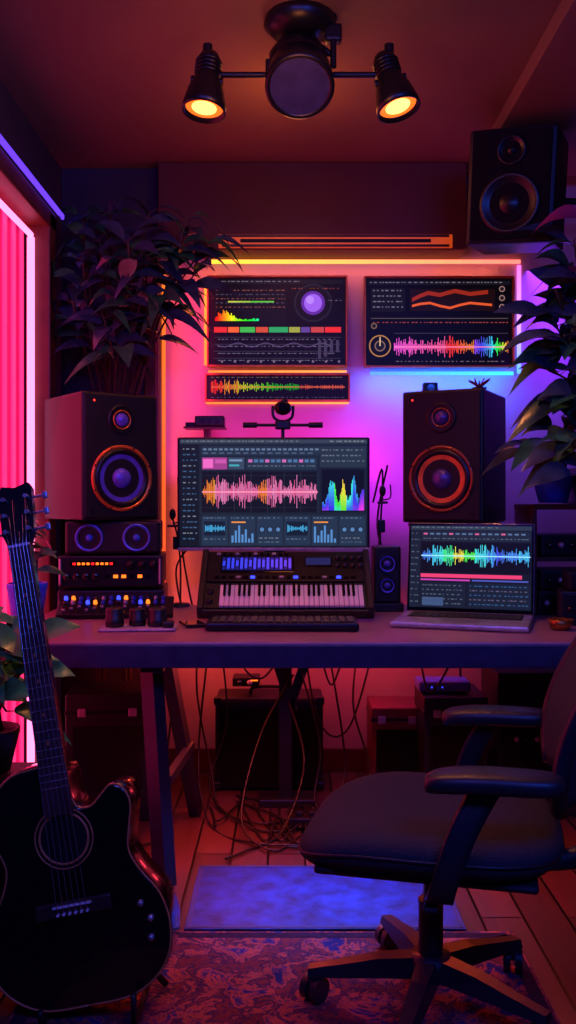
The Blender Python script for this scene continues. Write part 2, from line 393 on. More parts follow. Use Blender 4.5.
for i in range(4):
    b.lathe([(0.012,0),(0.012,0.014),(0.009,0.016),(0.0001,0.016)],BLKG,T(-0.15+i*0.033,-0.145,0.04)@FRONT,16)
b.box((-0.06,-0.146,0.085),(0.16,0.003,0.018),BLKG); 
for i in range(9): b.box((-0.125+i*0.016,-0.1485,0.085),(0.010,0.003,0.008),ORL if i%4 else REDL)
for i in range(6):
    b.box((-0.01+i*0.028,-0.147,0.04),(0.016,0.004,0.011),ORL if i in(1,2,4) else BLKG)
for i in range(3): b.lathe([(0.014,0),(0.014,0.016),(0.0001,0.018)],DMET,T(0.07+i*0.04,-0.145,0.082)@FRONT,20)
for s_ in (-1,1): b.box((s_*0.172,-0.152,0.057),(0.008,0.015,0.09),SILV,0.003)
b.obj('rack_audio_processor',(-0.635,3.3,0.852),(0,0,5))
b=MB(); b.box((0,0.02,0.045),(0.37,0.3,0.09),BLK,0.006)
MX=T(0,-0.15,0.015)@RX(28); b.M=MX
b.box((0.02,0.0,0.02),(0.40,0.11,0.02),DMET,0.004)
BLB=mat('blue_knob',(40,60,180),0.35)
for i in range(14):
    for j in range(2):
        b.lathe([(0.0075,0),(0.006,0.011),(0.0001,0.012)],[BLKG,BLB,BLL,SILV,BLB,ORL,BLB][(i*3+j*2)%7],T(-0.155+i*0.026,0.012+j*0.026,0.03),12)
    b.box((-0.155+i*0.026,-0.03,0.031),(0.003,0.04,0.002),BLKG); b.box((-0.155+i*0.026,-0.035+0.02*((i*7)%3)/2,0.035),(0.011,0.007,0.008),SILV,0.001)
b.obj('audio_mixer',(-0.635,3.3,ZD+0.002),(0,0,5))
# ---------------------------------------------------------------- computer monitor
b=MB(); mw,mh=0.712,0.42
b.box((0,0.012,0),(mw,0.03,mh),BLK,0.006); b.box((0,-0.004,-mh/2+0.006),(mw,0.006,0.012),SILV,0.002)
b.box((0,0.045,0),(0.3,0.05,0.22),BLK,0.012)
P=Painter(b,(181,440,367,547),mw-0.02,mh-0.024,-0.0032,(0,0.004))
P.r(181,440,367,547,(24,33,48),0)
P.r(181,440,367,444,(50,58,74)); P.text(183,300,441.3,(170,180,195),1,1.2); P.text(330,364,441.3,(190,200,210),2,1.4)
P.r(181,445,200,547,(16,22,34)); 
for i in range(17): P.text(184,198,449+i*5.6,(90,140,200) if i%3 else (170,185,210),100+i,1.4)
P.r(202,447,365,456,(34,44,60)); 
for i in range(22): P.r(204+i*5.3,449,207.5+i*5.3,451,(90,110,140),2)
for i in range(14): P.r(204+i*8,453,209+i*8,454.5,(64,84,114),2)
P.r(203,458,228,470,(150,60,130)); P.r(204,459.5,214,468.5,(225,100,185),2); P.r(216,460,227,464,(190,80,160),2)
P.r(229,458,245,470,(50,66,88)); P.r(230,460,243,462,(110,135,170),2); P.r(230,465,240,467,(60,150,165),2)
P.r(247,458,317,470,(34,46,64))
for i in range(12): P.r(249+i*5.6,460,253+i*5.6,463,(70,105,150) if i%3 else (190,100,170),2)
P.text(249,316,466,(140,160,190),44,1.2)
P.r(202,472,318,513,(16,18,30)); 
for i in range(8): P.r(202+i*16.5,472,202.4+i*16.5,513,(44,48,64),1.5)
for i in range(5): P.r(202,476+i*8,318,476.3+i*8,(40,44,60),1.5)
def c(t,rd):
    k=rd.random()
    if t<0.1: return (240,100+60*k,40)
    if 0.48<t<0.56: return (255,110+50*k,60)
    return (240,90+55*k,150+50*k)
P.wave(204,317,492.5,18,c,seed=3,step=0.75,env=lambda t:0.45+0.55*abs(math.sin(t*13)))
P.r(203,492,318,493,(255,150,180),3)
P.r(320,447,366,513,(22,28,42),1.2); P.r(320,447,366,468,(36,46,62),1.3)
for j in range(3): P.text(322,364,450+j*5.5,(150,165,185),140+j,1.5)
P.r(322,470,364,512,(12,14,28),1.4)
rd=random.Random(2)
for i in range(52):
    t=i/52; e=max(math.exp(-((t-0.22)/0.10)**2),0.85*math.exp(-((t-0.5)/0.09)**2),0.95*math.exp(-((t-0.74)/0.08)**2),0.6*math.exp(-((t-0.95)/0.06)**2))
    a=38*(0.22+0.78*e)*(0.6+0.4*rd.random())
    x=322.5+i*0.8; n=6; hb=[0.62,0.55,0.33,0.16,0.5,0.6,0.72][min(6,int(t*7))]
    for k in range(n): P.r(x,511-a*(k+1)/n,x+0.6,511-a*k/n,hsv(hb+0.03*(n-k)-0.06,0.75,0.95),3)
P.r(202,515,366,547,(26,36,52),1.2)
for i in range(6):
    x=203+i*27.3; P.r(x,516.5,x+25.5,545.5,(34,48,70),1.5)
    P.text(x+1.5,x+24,518,(130,160,200),200+i,1.2); 
    if i%3==0:
        P.r(x+2,522,x+23,536,(18,28,46),2); P.wave(x+3,x+22,529,6,lambda t,rd:(70,170,225),3,seed=20+i)
        P.text(x+2,x+23,539,(130,160,200),330+i,1.2)
    elif i%3==1:
        for q in range(7): P.r(x+2+q*3.3,543-((q*5+i*3)%14)-4,x+4+q*3.3,543,(80,130,190),3)
        P.r(x+2,522,x+16,523.4,(230,140,60),3)
    else:
        for q in range(3): P.disc(x+5+q*8,530,3,(20,26,38),2,16); P.disc(x+5+q*8,530,2.1,(80,120,170),3,16)
        P.text(x+2,x+23,538,(170,180,200),300+i,1.3); P.text(x+2,x+23,542,(120,150,180),310+i,1.2)
b.box((0,0.085,-0.03),(0.07,0.05,0.05),DMET,0.005)
b.box((0,0.095,-0.21),(0.07,0.03,0.42),DMET,0.005)
b.box((0,0.06,-0.425),(0.26,0.12,0.012),DMET,0.005)
b.obj('computer_monitor',((273.5-288)/F*3.33,3.33,1.182))
b=MB()
b.cyl((0,0,0),(0,0,0.69),0.007,BLK); b.box((0,0,0.006),(0.1,0.04,0.012),BLK,0.003)
b.cyl((-0.155,0,0.70),(0.155,0,0.70),0.006,BLK); b.box((0,-0.005,0.70),(0.06,0.03,0.035),BLK,0.006); b.cyl((0,0,0.69),(0,0,0.72),0.009,BLK)
b.sphere((0.0,-0.01,0.765),(0.034,0.026,0.028),BLK); b.cyl((0,-0.034,0.765),(0,-0.05,0.765),0.017,BLKG)
b.cyl((0,0,0.78),(0.01,0,0.80),0.012,BLK)
for s_ in (-1,1): b.cyl((s_*0.10,0,0.70),(s_*0.155,0,0.70),0.011,BLK); b.tube([(0,0,0.71),(s_*0.035,0,0.73),(s_*0.04,0,0.775)],0.006,BLK)
b.obj('camera_on_boom_stand',(-0.02,3.496,ZD+0.001))
b=MB(); b.box((0,0,0),(0.17,0.1,0.008),BLK,0.002); b.box((0.02,0,0.027),(0.12,0.08,0.042),BLK,0.005); 
for i in range(3): b.cyl((-0.01+i*0.03,-0.04,0.027),(-0.01+i*0.03,-0.05,0.027),0.008,DMET)
b.box((-0.06,0.0,0.014),(0.04,0.05,0.018),DMET,0.003)
b.box((0,0.09,-0.02),(0.02,0.11,0.06),BLK,0.003)
b.obj('wall_shelf_audio_interface',(-0.34,3.7,1.455))
# ---------------------------------------------------------------- synthesizer
b=MB(); sw=0.60; SL=0.305
b.M=RX(38)
b.box((0,SL/2,0.012),(sw,SL,0.04),BLK,0.006)
b.box((0,0.068,0.034),(sw-0.05,0.115,0.006),BLKM)
nk=29; kw=(sw-0.11)/nk; kx=0.02
for i in range(nk):
    b.box((kx-(sw-0.11)/2+kw*(i+0.5),0.062,0.041),(kw*0.88,0.10,0.012),WKEY,0.001,seg=1)
for i in range(nk-1):
    if i%7 in (0,1,3,4,5): b.box((kx-(sw-0.11)/2+kw*(i+1),0.084,0.050),(kw*0.55,0.056,0.014),BLKG,0.001,seg=1)
for k in range(2): b.lathe([(0.012,0),(0.012,0.008),(0.0001,0.01)],DMET,T(-sw/2+0.042,0.04+k*0.045,0.035),18)
for s_ in (-1,1): b.box((s_*(sw/2-0.012),SL/2,0.036),(0.022,SL*0.98,0.02),BLK,0.004)
b.box((0,0.215,0.036),(sw-0.05,0.155,0.01),DMET,0.003)
b.box((-0.10,0.222,0.042),(0.26,0.085,0.006),BLKG,0.002)
for i in range(16):
    hgt=0.02+0.035*abs(math.sin(i*1.1)); 
    b.box((-0.218+i*0.0155,0.222,0.0462),(0.0125,0.066,0.002),SCR,col=lin((14+i*2,20,80+hgt*600)))
    b.box((-0.218+i*0.0155,0.222,0.0474),(0.009,hgt+0.004,0.0008),SCR,col=lin((40+i*4,60,225)))
b.box((0.115,0.235,0.042),(0.10,0.05,0.005),BLKG,0.002); b.box((0.115,0.235,0.0455),(0.088,0.036,0.001),SCR,col=lin((24,30,80)))
for i in range(4):
    for j in range(2): b.lathe([(0.009,0),(0.0075,0.013),(0.0001,0.014)],BLKG,T(0.185+i*0.026,0.21+j*0.04,0.041),14)
for i in range(20): b.box((-0.24+i*0.025,0.155,0.043),(0.016,0.01,0.006),[BLKG,BLKG,BLKG,SILV,BLKG,BLL][i%6],0.001,seg=1)
for i in range(12): b.box((-0.24+i*0.022,0.277,0.043),(0.014,0.01,0.006),BLKG if i%3 else SILV,0.001,seg=1)
b.M=Matrix.Identity(4)
for s_ in (-1,1):
    b.box((s_*0.22,0.20,0.07),(0.02,0.03,0.14),BLK,0.003); b.box((s_*0.22,0.11,0.008),(0.02,0.22,0.016),BLK,0.003)
b.obj('synthesizer_keyboard',(-0.008,3.04,ZD+0.012))
b=MB(); b.box((0,0,0.014),(0.48,0.17,0.024),DMET,0.006)
for j in range(5):
    for i in range(18): b.box((-0.215+i*0.0253,-0.055+j*0.0265,0.028),(0.021,0.021,0.006),BLK,0.002,seg=1)
b.obj('computer_keyboard',(-0.018,2.88,ZD+0.001),(0,0,-0.5))
# ---------------------------------------------------------------- laptop
b=MB(); lw,ld,lh=0.435,0.30,0.312
b.box((0,-ld/2,0.010),(lw,ld,0.018),SILV,0.006)
b.box((0,-0.09,0.0198),(lw*0.86,0.125,0.001),BLKM)
for j in range(6):
    for i in range(15): b.box((-0.172+i*0.0246,-0.04-j*0.02,0.0215),(0.020,0.016,0.003),BLK,0.001,seg=1)
b.box((0,-0.225,0.0196),(0.12,0.085,0.001),mat('trackpad',(140,138,148),0.3,0.5))
b.M=T(0,0,0.019)@RX(-9)
b.box((0,0.004,lh/2),(lw,0.008,lh),SILV,0.003); b.box((0,-0.0008,lh/2),(lw-0.004,0.002,lh-0.004),BLKG)
P=Painter(b,(410,521,529,600),lw-0.018,lh-0.024,-0.0022,(0,lh/2+0.002))
P.r(410,521,529,600,(14,20,32),0); P.r(410,521,529,525,(40,50,68)); P.text(412,500,522,(150,165,185),400,1.2)
P.r(410,526,420,600,(20,28,44)); 
for i in range(12): P.text(411,419,528+i*6,(120,140,170),410+i,1.3)
P.r(421,526,528,536,(26,34,50))
for i in range(16): P.r(423+i*6.4,528,427+i*6.4,529.6,(80,105,140) if i%4 else (200,90,140),2); 
P.text(423,526,533,(130,150,170),430,1.0)
P.r(421,537,528,566,(8,10,19))
def c(t,rd):
    return hsv([0.60,0.54,0.42,0.16,0.33,0.5,0.58,0.62,0.60,0.55][min(9,int(t*10))]+rd.uniform(-.04,.04),0.7,1)
P.wave(422,527,550,12,c,seed=14,step=0.75,env=lambda t:0.45+0.55*abs(math.sin(t*8)))
P.r(421,549.6,528,550.4,(170,230,255),3)
P.r(421,567.5,520,571,(225,60,110),2); P.r(421,572.5,470,574,(190,60,170),2); P.r(472,572.5,526,574,(70,80,170),2)
P.r(421,576,466,599,(20,28,44)); P.r(468,576,528,599,(20,28,44))
for j in range(5): P.text(423,464,578+j*4.3,(120,140,170),440+j,1.2); P.text(470,526,578+j*4.3,(140,130,170) if j%2 else (70,130,200),450+j,1.2)
P.r(423,590,444,598,(56,76,116),2)
b.obj('laptop',(0.625,3.11,ZD+0.001),(0,0,-18))
# ---------------------------------------------------------------- desk small things
b=MB(); b.box((0,0,0.105),(0.10,0.11,0.21),CAB,0.008)
for z,r in ((0.065,0.032),(0.145,0.036)):
    X=T(0,-0.056,z)@FRONT; b.lathe([(r,0),(r,0.004),(r*0.88,0.004),(r*0.8,0)],DMET,X,28); b.lathe([(r*0.8,0),(r*0.35,-0.004),(r*0.3,0.003),(0.0001,0.006)],CONEP,X,28)
b.box((0,0,-0.015),(0.12,0.13,0.03),BLK,0.004)
b.obj('mini_speaker',(0.365,3.36,ZD+0.031))
def gooseneck(name,x,y,z0,h,lean):
    b=MB(); b.lathe([(0.0001,0.012),(0.035,0.012),(0.038,0.004),(0.038,0)],BLK,None,24); b.tube([(0,0,0.01),(0,0,h*0.5),(lean*0.4,0,h*0.8),(lean,0,h)],0.004,BLK)
    b.sphere((lean,0,h+0.015),(0.013,0.013,0.022),BLK); b.cyl((lean-0.02,0,h-0.03),(lean+0.02,0,h-0.03),0.005,BLK); b.box((lean*0.4,-0.01,h*0.72),(0.03,0.02,0.05),BLK,0.005)
    b.tube([(lean,0,h-0.02),(lean+0.03,0,h-0.01),(lean+0.03,0,h+0.04)],0.003,BLK)
    b.obj(name,(x,y,z0))
gooseneck('desk_microphone',0.355,3.475,ZD,0.43,0.01); gooseneck('desk_microphone',-0.415,3.47,ZD,0.34,-0.03)
b=MB(); b.box((0,0,0.004),(0.24,0.13,0.007),mat('tray_white',(170,160,180),0.3),0.003)
for (x,y,r,h) in ((-0.075,0.0,0.03,0.06),(-0.005,0.02,0.028,0.055),(0.06,0.0,0.032,0.058)):
    b.lathe([(r*0.9,0),(r,0.004),(r,h*0.45),(r*0.92,h*0.5),(r*0.92,h*0.9),(r*0.85,h),(r*0.65,h),(r*0.6,h-0.006),(0.0001,h-0.003)],BLK,T(x,y,0.0075),24)
    b.lathe([(r*1.01,h*0.2),(r*1.03,h*0.25),(r*1.01,h*0.3)],DMET,T(x,y,0.0075),24)
b.box((0.095,-0.02,0.017),(0.035,0.05,0.02),BLK,0.005)
b.obj('camera_lens_tray',(-0.475,2.86,ZD+0.001),(0,0,4))
b=MB(); b.lathe([(0.0001,0.004),(0.03,0.004),(0.04,0.035),(0.036,0.035),(0.028,0.01),(0.0001,0.01)],mat('brass_cup',(170,110,50),0.3,0.8),None,24); b.obj('brass_bowl',(0.86,2.84,ZD))
b=MB(); b.box((0,0,0.006),(0.07,0.11,0.010),BLKG,0.004); b.obj('smartphone',(-0.31,2.93,ZD+0.001),(0,0,20))
b=MB(); b.box((0,0,0.02),(0.055,0.04,0.04),BLK,0.006); b.cyl((0,-0.02,0.02),(0,-0.028,0.02),0.013,BLKG); b.obj('action_camera',(0.53,3.36,1.557))
b=MB(); rd=random.Random(3)
b.cyl((0,0,0),(0,0,0.02),0.022,TERR,0.028)
for i in range(12):
    a=i*0.9; b.tube([(0,0,0.018),(0.02*math.cos(a),0.02*math.sin(a),0.035),(0.04*math.cos(a),0.04*math.sin(a),0.05+0.01*math.sin(i))],[0.005,0.002],mat('red_succulent',(150,50,60),0.5),n=5)
b.obj('succulent_plant',(0.71,3.34,1.557))
# ---------------------------------------------------------------- hutch shelf on right
b=MB()
b.box((0.20,0,0.385),(0.40,0.26,0.02),WOODD,0.004); b.box((0.20,0,0.2),(0.38,0.24,0.016),WOODD,0.003); b.box((0.01,0,0.1875),(0.018,0.25,0.375),WOODD,0.003); b.box((0.39,0,0.1875),(0.018,0.25,0.375),WOODD,0.003)
b.obj('desk_hutch_shelf',(0.86,3.30,ZD+0.001))
def gear(name,x,y,z,w,d,h,rz=0,k=0):
    b=MB(); b.box((0,0,h/2),(w,d,h),BLK,0.004); b.box((0,-d/2-0.002,h/2),(w*0.94,0.005,h*0.85),DMET,0.002)
    for i in range(int(w/0.04)): 
        b.lathe([(0.011,0),(0.009,0.012),(0.0001,0.013)],BLKG if (i+k)%2 else SILV,T(-w/2+0.03+i*0.04,-d/2-0.004,h*0.5)@FRONT,14)
    b.box((w*0.3,-d/2-0.006,h*0.75),(0.03,0.003,h*0.12),ORL if k%2 else BLL)
    b.obj(name,(x,y,z),(0,0,rz))
gear('rack_amplifier',1.06,3.30,ZD+0.002+0.21,0.32,0.2,0.075,k=1); gear('rack_amplifier',1.06,3.30,ZD+0.001,0.34,0.2,0.085,k=2); gear('rack_amplifier',1.06,3.30,ZD+0.0895,0.32,0.19,0.07,k=3)
gear('stereo_receiver',1.13,3.29,ZD+0.397,0.2,0.2,0.13,k=4)
gear('effects_unit',0.98,3.0,ZD+0.001,0.15,0.16,0.11,-12,k=5); gear('effects_unit',0.99,3.01,ZD+0.113,0.12,0.13,0.06,-5,k=6)
# ---------------------------------------------------------------- plants
def leaf(b,base,d,L,w,m,droop=0.5,up=Vector((0,0,1)),n=7,fold=0.25):
    d=Vector(d).normalized(); side=d.cross(up)
    if side.length<1e-3: side=Vector((1,0,0))
    side.normalize(); nr=side.cross(d)
    vs=[];fs=[]
    for i in range(n+1):
        t=i/n; c=Vector(base)+d*L*t+Vector((0,0,-1))*L*droop*t*t
        ww=w*0.5*math.sin(math.pi*min(1,(0.04+t*0.96)**0.85))*(1 if t<1 else 0.02)
        vs+=[c-side*ww+nr*ww*fold,c,c+side*ww+nr*ww*fold]
    for i in range(n):
        fs.append([3*i,3*i+1,3*i+4,3*i+3]); fs.append([3*i+1,3*i+2,3*i+5,3*i+4])
    b.add(vs,fs,m,True)
def plant(name,pot,stems,L,w,mm,potf,seed=1,clamp=None,nl=9,droop=(0.3,0.9),span=0.5,mid=None,sr=(0.006,0.003),face=0.0,special=None):
    rd=random.Random(seed); b=MB(); potf(b,pot); base=Vector(pot)
    for si,e in enumerate(stems):
        ml=mm if special is None or si not in special else [LEAF_LIT]
        e=Vector(e); m_=base.lerp(e,0.5)+Vector((rd.uniform(-.04,.04),rd.uniform(-.03,.03),0.08)) if mid is None else Vector(mid).lerp(e,0.3)
        s0=base+Vector((rd.uniform(-.03,.03),rd.uniform(-.03,.03),0)); pts=catmull([s0,m_,e],10)
        b.tube([s0,m_,e],list(sr),STEM,n=5)
        for i in range(nl):
            t=1-span*(i/nl); p=pts[min(len(pts)-1,int(t*(len(pts)-1)))]
            a=i*2.4+rd.random(); el=rd.uniform(-0.3,0.8)
            dv=Vector((math.cos(a)*math.cos(el),math.sin(a)*math.cos(el)*0.6,math.sin(el)))+(e-base).normalized()*0.4
            q=p+dv.normalized()*L*0.15
            b.tube([p,q],0.0018,STEM,n=4,smooth=False)
            leaf(b,q,dv,L*rd.uniform(0.7,1.1),w*rd.uniform(0.75,1.1),ml[rd.randrange(len(ml))],rd.uniform(*droop),up=Vector((rd.uniform(-.3,.3),-face*rd.uniform(0.3,1.2),1)).normalized())
    return b.obj(name,clamp=clamp)
def potfn(r,h,m,stand=0):
    def f(b,p):
        x,y,z=p; b.lathe([(0.0001,-h),(r*0.72,-h),(r,-0.01),(r*1.05,0),(r*1.05,0.012),(r*0.95,0.012),(r*0.92,-0.01)],m,T(x,y,z),32); b.disc(r*0.93,SOIL,T(x,y,z-0.008))
        if stand:
            b.lathe([(0.0001,z-h),(r*0.8,z-h),(r*0.8,z-h-0.02),(0.0001,z-h-0.02)],WOODD,T(x,y,0),24)
            for k in range(4):
                a=k*math.pi/2+0.78; b.cyl((x+r*0.6*math.cos(a),y+r*0.6*math.sin(a),z-h-0.02),(x+r*0.8*math.cos(a),y+r*0.8*math.sin(a),0),0.01,WOODD,n=8)
    return f
st=[W(*p) for p in ((82,212,3.5),(112,206,3.5),(150,212,3.45),(188,215,3.4),(208,238,3.42),(202,262,3.4),(82,255,3.4),(122,278,3.35),(72,300,3.4),(150,255,3.4),(100,238,3.45),(102,312,3.4),(140,305,3.4),(175,255,3.42),(128,240,3.35),(90,335,3.45),(160,298,3.4),(120,345,3.4))]
plant('potted_rubber_plant',(-0.70,3.62,1.30),st,0.20,0.07,[LEAF,LEAF2],potfn(0.105,0.22,TERR,1),3,(XL+0.062,9,3.69),nl=9,span=0.36,face=1.2,droop=(0.4,1.2))
st=[W(*p) for p in ((574,240,2.95),(556,290,2.9),(574,270,3.0),(552,318,2.95),(568,350,3.0),(548,370,2.95),(564,415,3.0),(540,458,3.0),(574,450,2.9),(600,300,3.1),(610,380,3.05),(588,212,2.85),(564,335,2.9),(577,400,2.9),(582,240,2.8),(578,480,2.85))]
plant('potted_ficus_plant',(0.96,3.26,1.235),st,0.205,0.088,[LEAF,LEAF2],potfn(0.07,0.085,CERB),8,(XL,XR-0.01,3.78),nl=8,span=0.32,mid=(1.06,3.2,1.5),face=1.2,special=(11,))
st=[W(*p) for p in ((10,525,2.9),(24,552,2.9),(-5,550,2.9),(32,572,2.85),(10,560,2.85),(20,540,2.8))]
plant('potted_herb_plant',(-0.83,2.86,ZD+0.135),st,0.10,0.035,[LEAF],potfn(0.062,0.13,CERB),5,(XL+0.065,9,9),nl=7,span=0.5,face=1)
b=MB(); b.box((0,0,0.22),(0.24,0.2,0.44),CAB,0.012); b.box((0,-0.102,0.18),(0.21,0.006,0.32),GRILL,0.004); b.box((0,-0.102,0.39),(0.21,0.006,0.06),DMET,0.003)
for i in range(5): b.lathe([(0.009,0),(0.008,0.012),(0.0001,0.013)],BLKG,T(-0.08+i*0.04,-0.105,0.39)@FRONT,12)
b.obj('guitar_amplifier',(-0.76,2.38,0.001))
st=[(-0.74,2.25,0.66),(-0.72,2.29,0.74),(-0.71,2.27,0.81),(-0.78,2.24,0.82),(-0.81,2.32,0.84),(-0.76,2.22,0.74),(-0.72,2.30,0.62),(-0.78,2.22,0.79),(-0.66,2.34,0.70),(-0.67,2.36,0.78)]
plant('potted_philodendron_plant',(-0.79,2.38,0.545),st,0.135,0.075,[mat('leaf_bright_green',(60,150,85),0.3,noise=0.4)],potfn(0.075,0.10,TERR),6,(XL+0.065,9,9),nl=5,span=0.45,face=1.2)
# ---------------------------------------------------------------- wall mounted speaker
b=MB(); w,h,d=0.30,0.39,0.28
b.box((0,0,0),(w,d,h),CAB,0.012); b.box((0,-d/2-0.003,0),(w*0.90,0.012,h*0.93),GRILL,0.005)
for zc,r in ((-0.06,0.105),(0.115,0.05)):
    b.lathe([(r,0),(r*0.97,0.006),(r*0.86,0.007),(r*0.80,0.001),(r*0.35,-0.0005)],RUB,T(0,-d/2-0.0085,zc)@FRONT,36)
    b.lathe([(r*0.34,0.0),(r*0.28,0.005),(0.0001,0.009)],RUB,T(0,-d/2-0.0085,zc)@FRONT,24)
b.box((0.0,d/2+0.05,0.03),(0.05,0.12,0.05),DMET,0.004)
b.obj('wall_mounted_speaker',(0.825,3.23,2.262),(7,4,-24))
b=MB(); b.box((0,0,0),(0.03,0.12,0.14),DMET,0.004); b.cyl((0,0,0),(-0.38,0.0,0.0),0.014,DMET); b.obj('speaker_wall_bracket',(XR-0.016,3.44,2.30))
# ---------------------------------------------------------------- ceiling track light
WARM=mat('warm_bulb_glow',(255,190,110),0.4,emit=(255,175,90),es=3.2); WARM2=mat('orange_reflector_glow',(255,120,50),0.4,emit=(255,110,32),es=1.5)
LENS=mat('frosted_lens_dark',(60,60,92),0.3)
FIX=mat('fixture_black',(18,16,19),0.35)
b=MB(); yt=2.6
b.lathe([(0.0001,0),(0.10,0),(0.105,-0.02),(0.08,-0.045),(0.03,-0.06),(0.0001,-0.062)],FIX,T(0.035,yt,ZC),36)
b.cyl((0.035,yt,ZC-0.05),(0.035,yt,2.39),0.03,FIX); b.cyl((-0.23,yt,2.388),(0.29,yt,2.388),0.0085,FIX)
b.lathe([(0.0001,0.04),(0.06,0.035),(0.085,0.0),(0.08,-0.03),(0.0001,-0.04)],FIX,T(0.03,yt,2.445),32)
b.cyl((0.13,yt-0.02,ZC),(0.13,yt-0.02,2.40),0.009,FIX); b.box((0.13,yt-0.01,2.50),(0.05,0.04,0.05),FIX,0.008); b.tube([(0.13,yt,2.44),(0.09,yt,2.47),(0.04,yt,2.45)],0.008,FIX)
b.box((-0.05,yt,2.40),(0.03,0.03,0.06),FIX,0.005)
X=T(0.033,yt-0.05,2.355)@RX(-36)
b.lathe([(0.0001,0.065),(0.06,0.06),(0.088,0.035),(0.096,-0.02),(0.098,-0.045),(0.09,-0.052),(0.084,-0.046)],FIX,X,40); b.disc(0.086,LENS,X@T(0,0,-0.045)@RX(180),36)
def head(x,tx,ty):
    X=T(x,yt-0.01,2.375)@RY(tx)@RX(ty)
    b.lathe([(0.0001,0.075),(0.026,0.072),(0.034,0.055),(0.035,0.0),(0.052,-0.04),(0.062,-0.085),(0.064,-0.105),(0.058,-0.106),(0.052,-0.085)],FIX,X,32)
    for k in range(4): b.lathe([(0.035,0.05-k*0.012),(0.039,0.047-k*0.012),(0.035,0.044-k*0.012)],FIX,X,28)
    b.disc(0.054,WARM2,X@T(0,0,-0.092)@RX(180),32); b.disc(0.036,WARM,X@T(0,0,-0.094)@RX(180),32)
    for s_ in (-1,1): b.cyl(X@Vector((s_*0.036,0,-0.01)),X@Vector((s_*0.046,0,-0.01)),0.012,DMET)
    return X
h1=head(-0.232,5,-8); h2=head(0.292,-14,-10)
b.cyl((-0.232,yt,2.44),(-0.232,yt,2.475),0.014,FIX); b.cyl((0.292,yt,2.44),(0.292,yt,2.475),0.014,FIX)
b.obj('ceiling_track_spotlight')
# ---------------------------------------------------------------- under-desk
b=MB(); b.box((0,0,0.19),(0.43,0.2,0.36),CAB,0.01); b.box((0,-0.102,0.175),(0.40,0.008,0.31),GRILL,0.004); b.box((0,-0.103,0.347),(0.40,0.006,0.02),DMET,0.002)
for s_ in (-1,1):
    for t_ in (0.025,0.36): b.box((s_*0.205,-0.09,t_),(0.03,0.035,0.03),DMET,0.005)
for s_ in (-1,1): b.cyl((s_*0.17,0,0),(s_*0.17,0,0.012),0.018,BLK)
b.tube([(-0.08,0,0.37),(-0.06,0,0.395),(0.06,0,0.395),(0.08,0,0.37)],0.007,BLK)
b.obj('guitar_amp_cabinet',(-0.075,3.68,0.0))
gear('power_conditioner',-0.17,3.69,0.405,0.11,0.1,0.035,k=1)
def carton(name,x,y,z,w,d,h,m,rz=0):
    b=MB(); b.box((0,0,h/2),(w,d,h),m,0.006); b.box((0,0,h*0.86),(w+0.006,d+0.006,0.012),DMET,0.002); b.box((0,-d/2-0.003,h*0.5),(w*0.82,0.006,h*0.5),GRILL,0.003)
    for s_ in(-1,1): b.box((s_*w*0.3,-d/2-0.005,h*0.86),(0.03,0.01,0.03),SILV,0.003)
    b.obj(name,(x,y,z),(0,0,rz))
carton('equipment_case',0.43,3.66,0.0,0.2,0.22,0.34,mat('red_case',(110,40,40),0.5)); carton('equipment_case',0.63,3.5,0.0,0.24,0.26,0.42,BLK)
carton('equipment_case',-0.66,3.36,0.0,0.30,0.24,0.46,CAB,5)
b=MB(); b.box((0,0,0.02),(0.2,0.12,0.04),mat('white_blue_router',(110,120,220),0.4),0.008); 
for i in range(4): b.disc(0.003,BLL,T(-0.07+i*0.02,-0.0605,0.02)@FRONT,8)
b.cyl((0.08,0.05,0.04),(0.08,0.05,0.12),0.005,BLK); b.obj('network_router',(0.60,3.5,0.424))
gear('subwoofer_amplifier',0.95,3.58,0.0,0.3,0.3,0.5,k=3)
b=MB(); rd=random.Random(12)
def cab(*pts,r=0.0042): b.tube(pts,r,CABL,n=6,sub=8)
cab((-0.35,3.55,0.68),(-0.36,3.56,0.4),(-0.30,3.5,0.12),(-0.25,3.35,0.012),(-0.1,3.2,0.01),(0.05,3.28,0.01))
cab((-0.28,3.56,0.68),(-0.24,3.55,0.3),(-0.30,3.45,0.05),(-0.12,3.15,0.01),(0.1,3.2,0.01),(0.28,3.5,0.01))
cab((0.10,3.53,0.68),(0.16,3.5,0.45),(0.2,3.45,0.52),(0.27,3.5,0.68))
cab((0.05,3.52,0.68),(0.12,3.5,0.30),(0.24,3.5,0.28),(0.36,3.53,0.68))
cab((0.0,3.4,0.4),(0.06,3.3,0.2),(-0.02,3.1,0.02),(-0.14,2.95,0.01),(-0.2,2.88,0.012))
cab((0.02,3.4,0.5),(-0.1,3.3,0.3),(-0.16,3.1,0.06),(-0.05,2.95,0.01),(0.06,3.1,0.01),(0.2,3.12,0.01))
cab((0.14,3.5,0.68),(0.22,3.45,0.15),(0.16,3.3,0.01),(0.3,3.2,0.01),(0.45,3.3,0.01))
cab((-0.15,3.56,0.68),(-0.18,3.54,0.52),(-0.10,3.54,0.46),(0.0,3.5,0.6))
cab((0.3,3.6,0.68),(0.26,3.6,0.35),(0.32,3.5,0.1),(0.22,3.35,0.01),(0.05,3.38,0.01),(-0.2,3.5,0.01))
cab((-0.42,3.5,0.68),(-0.44,3.4,0.35),(-0.46,3.25,0.03),(-0.4,3.1,0.01),(-0.55,2.95,0.01))
cab((0.5,3.5,0.68),(0.52,3.35,0.45),(0.6,3.34,0.55),(0.66,3.4,0.68))
for k in range(9):
    x0=rd.uniform(-0.34,0.1); pts=[(x0,rd.uniform(3.2,3.5),0.01)]
    for q in range(5): pts.append((pts[-1][0]+rd.uniform(-0.02,0.16),rd.uniform(2.98,3.5),0.008+0.012*rd.random()))
    cab(*pts)
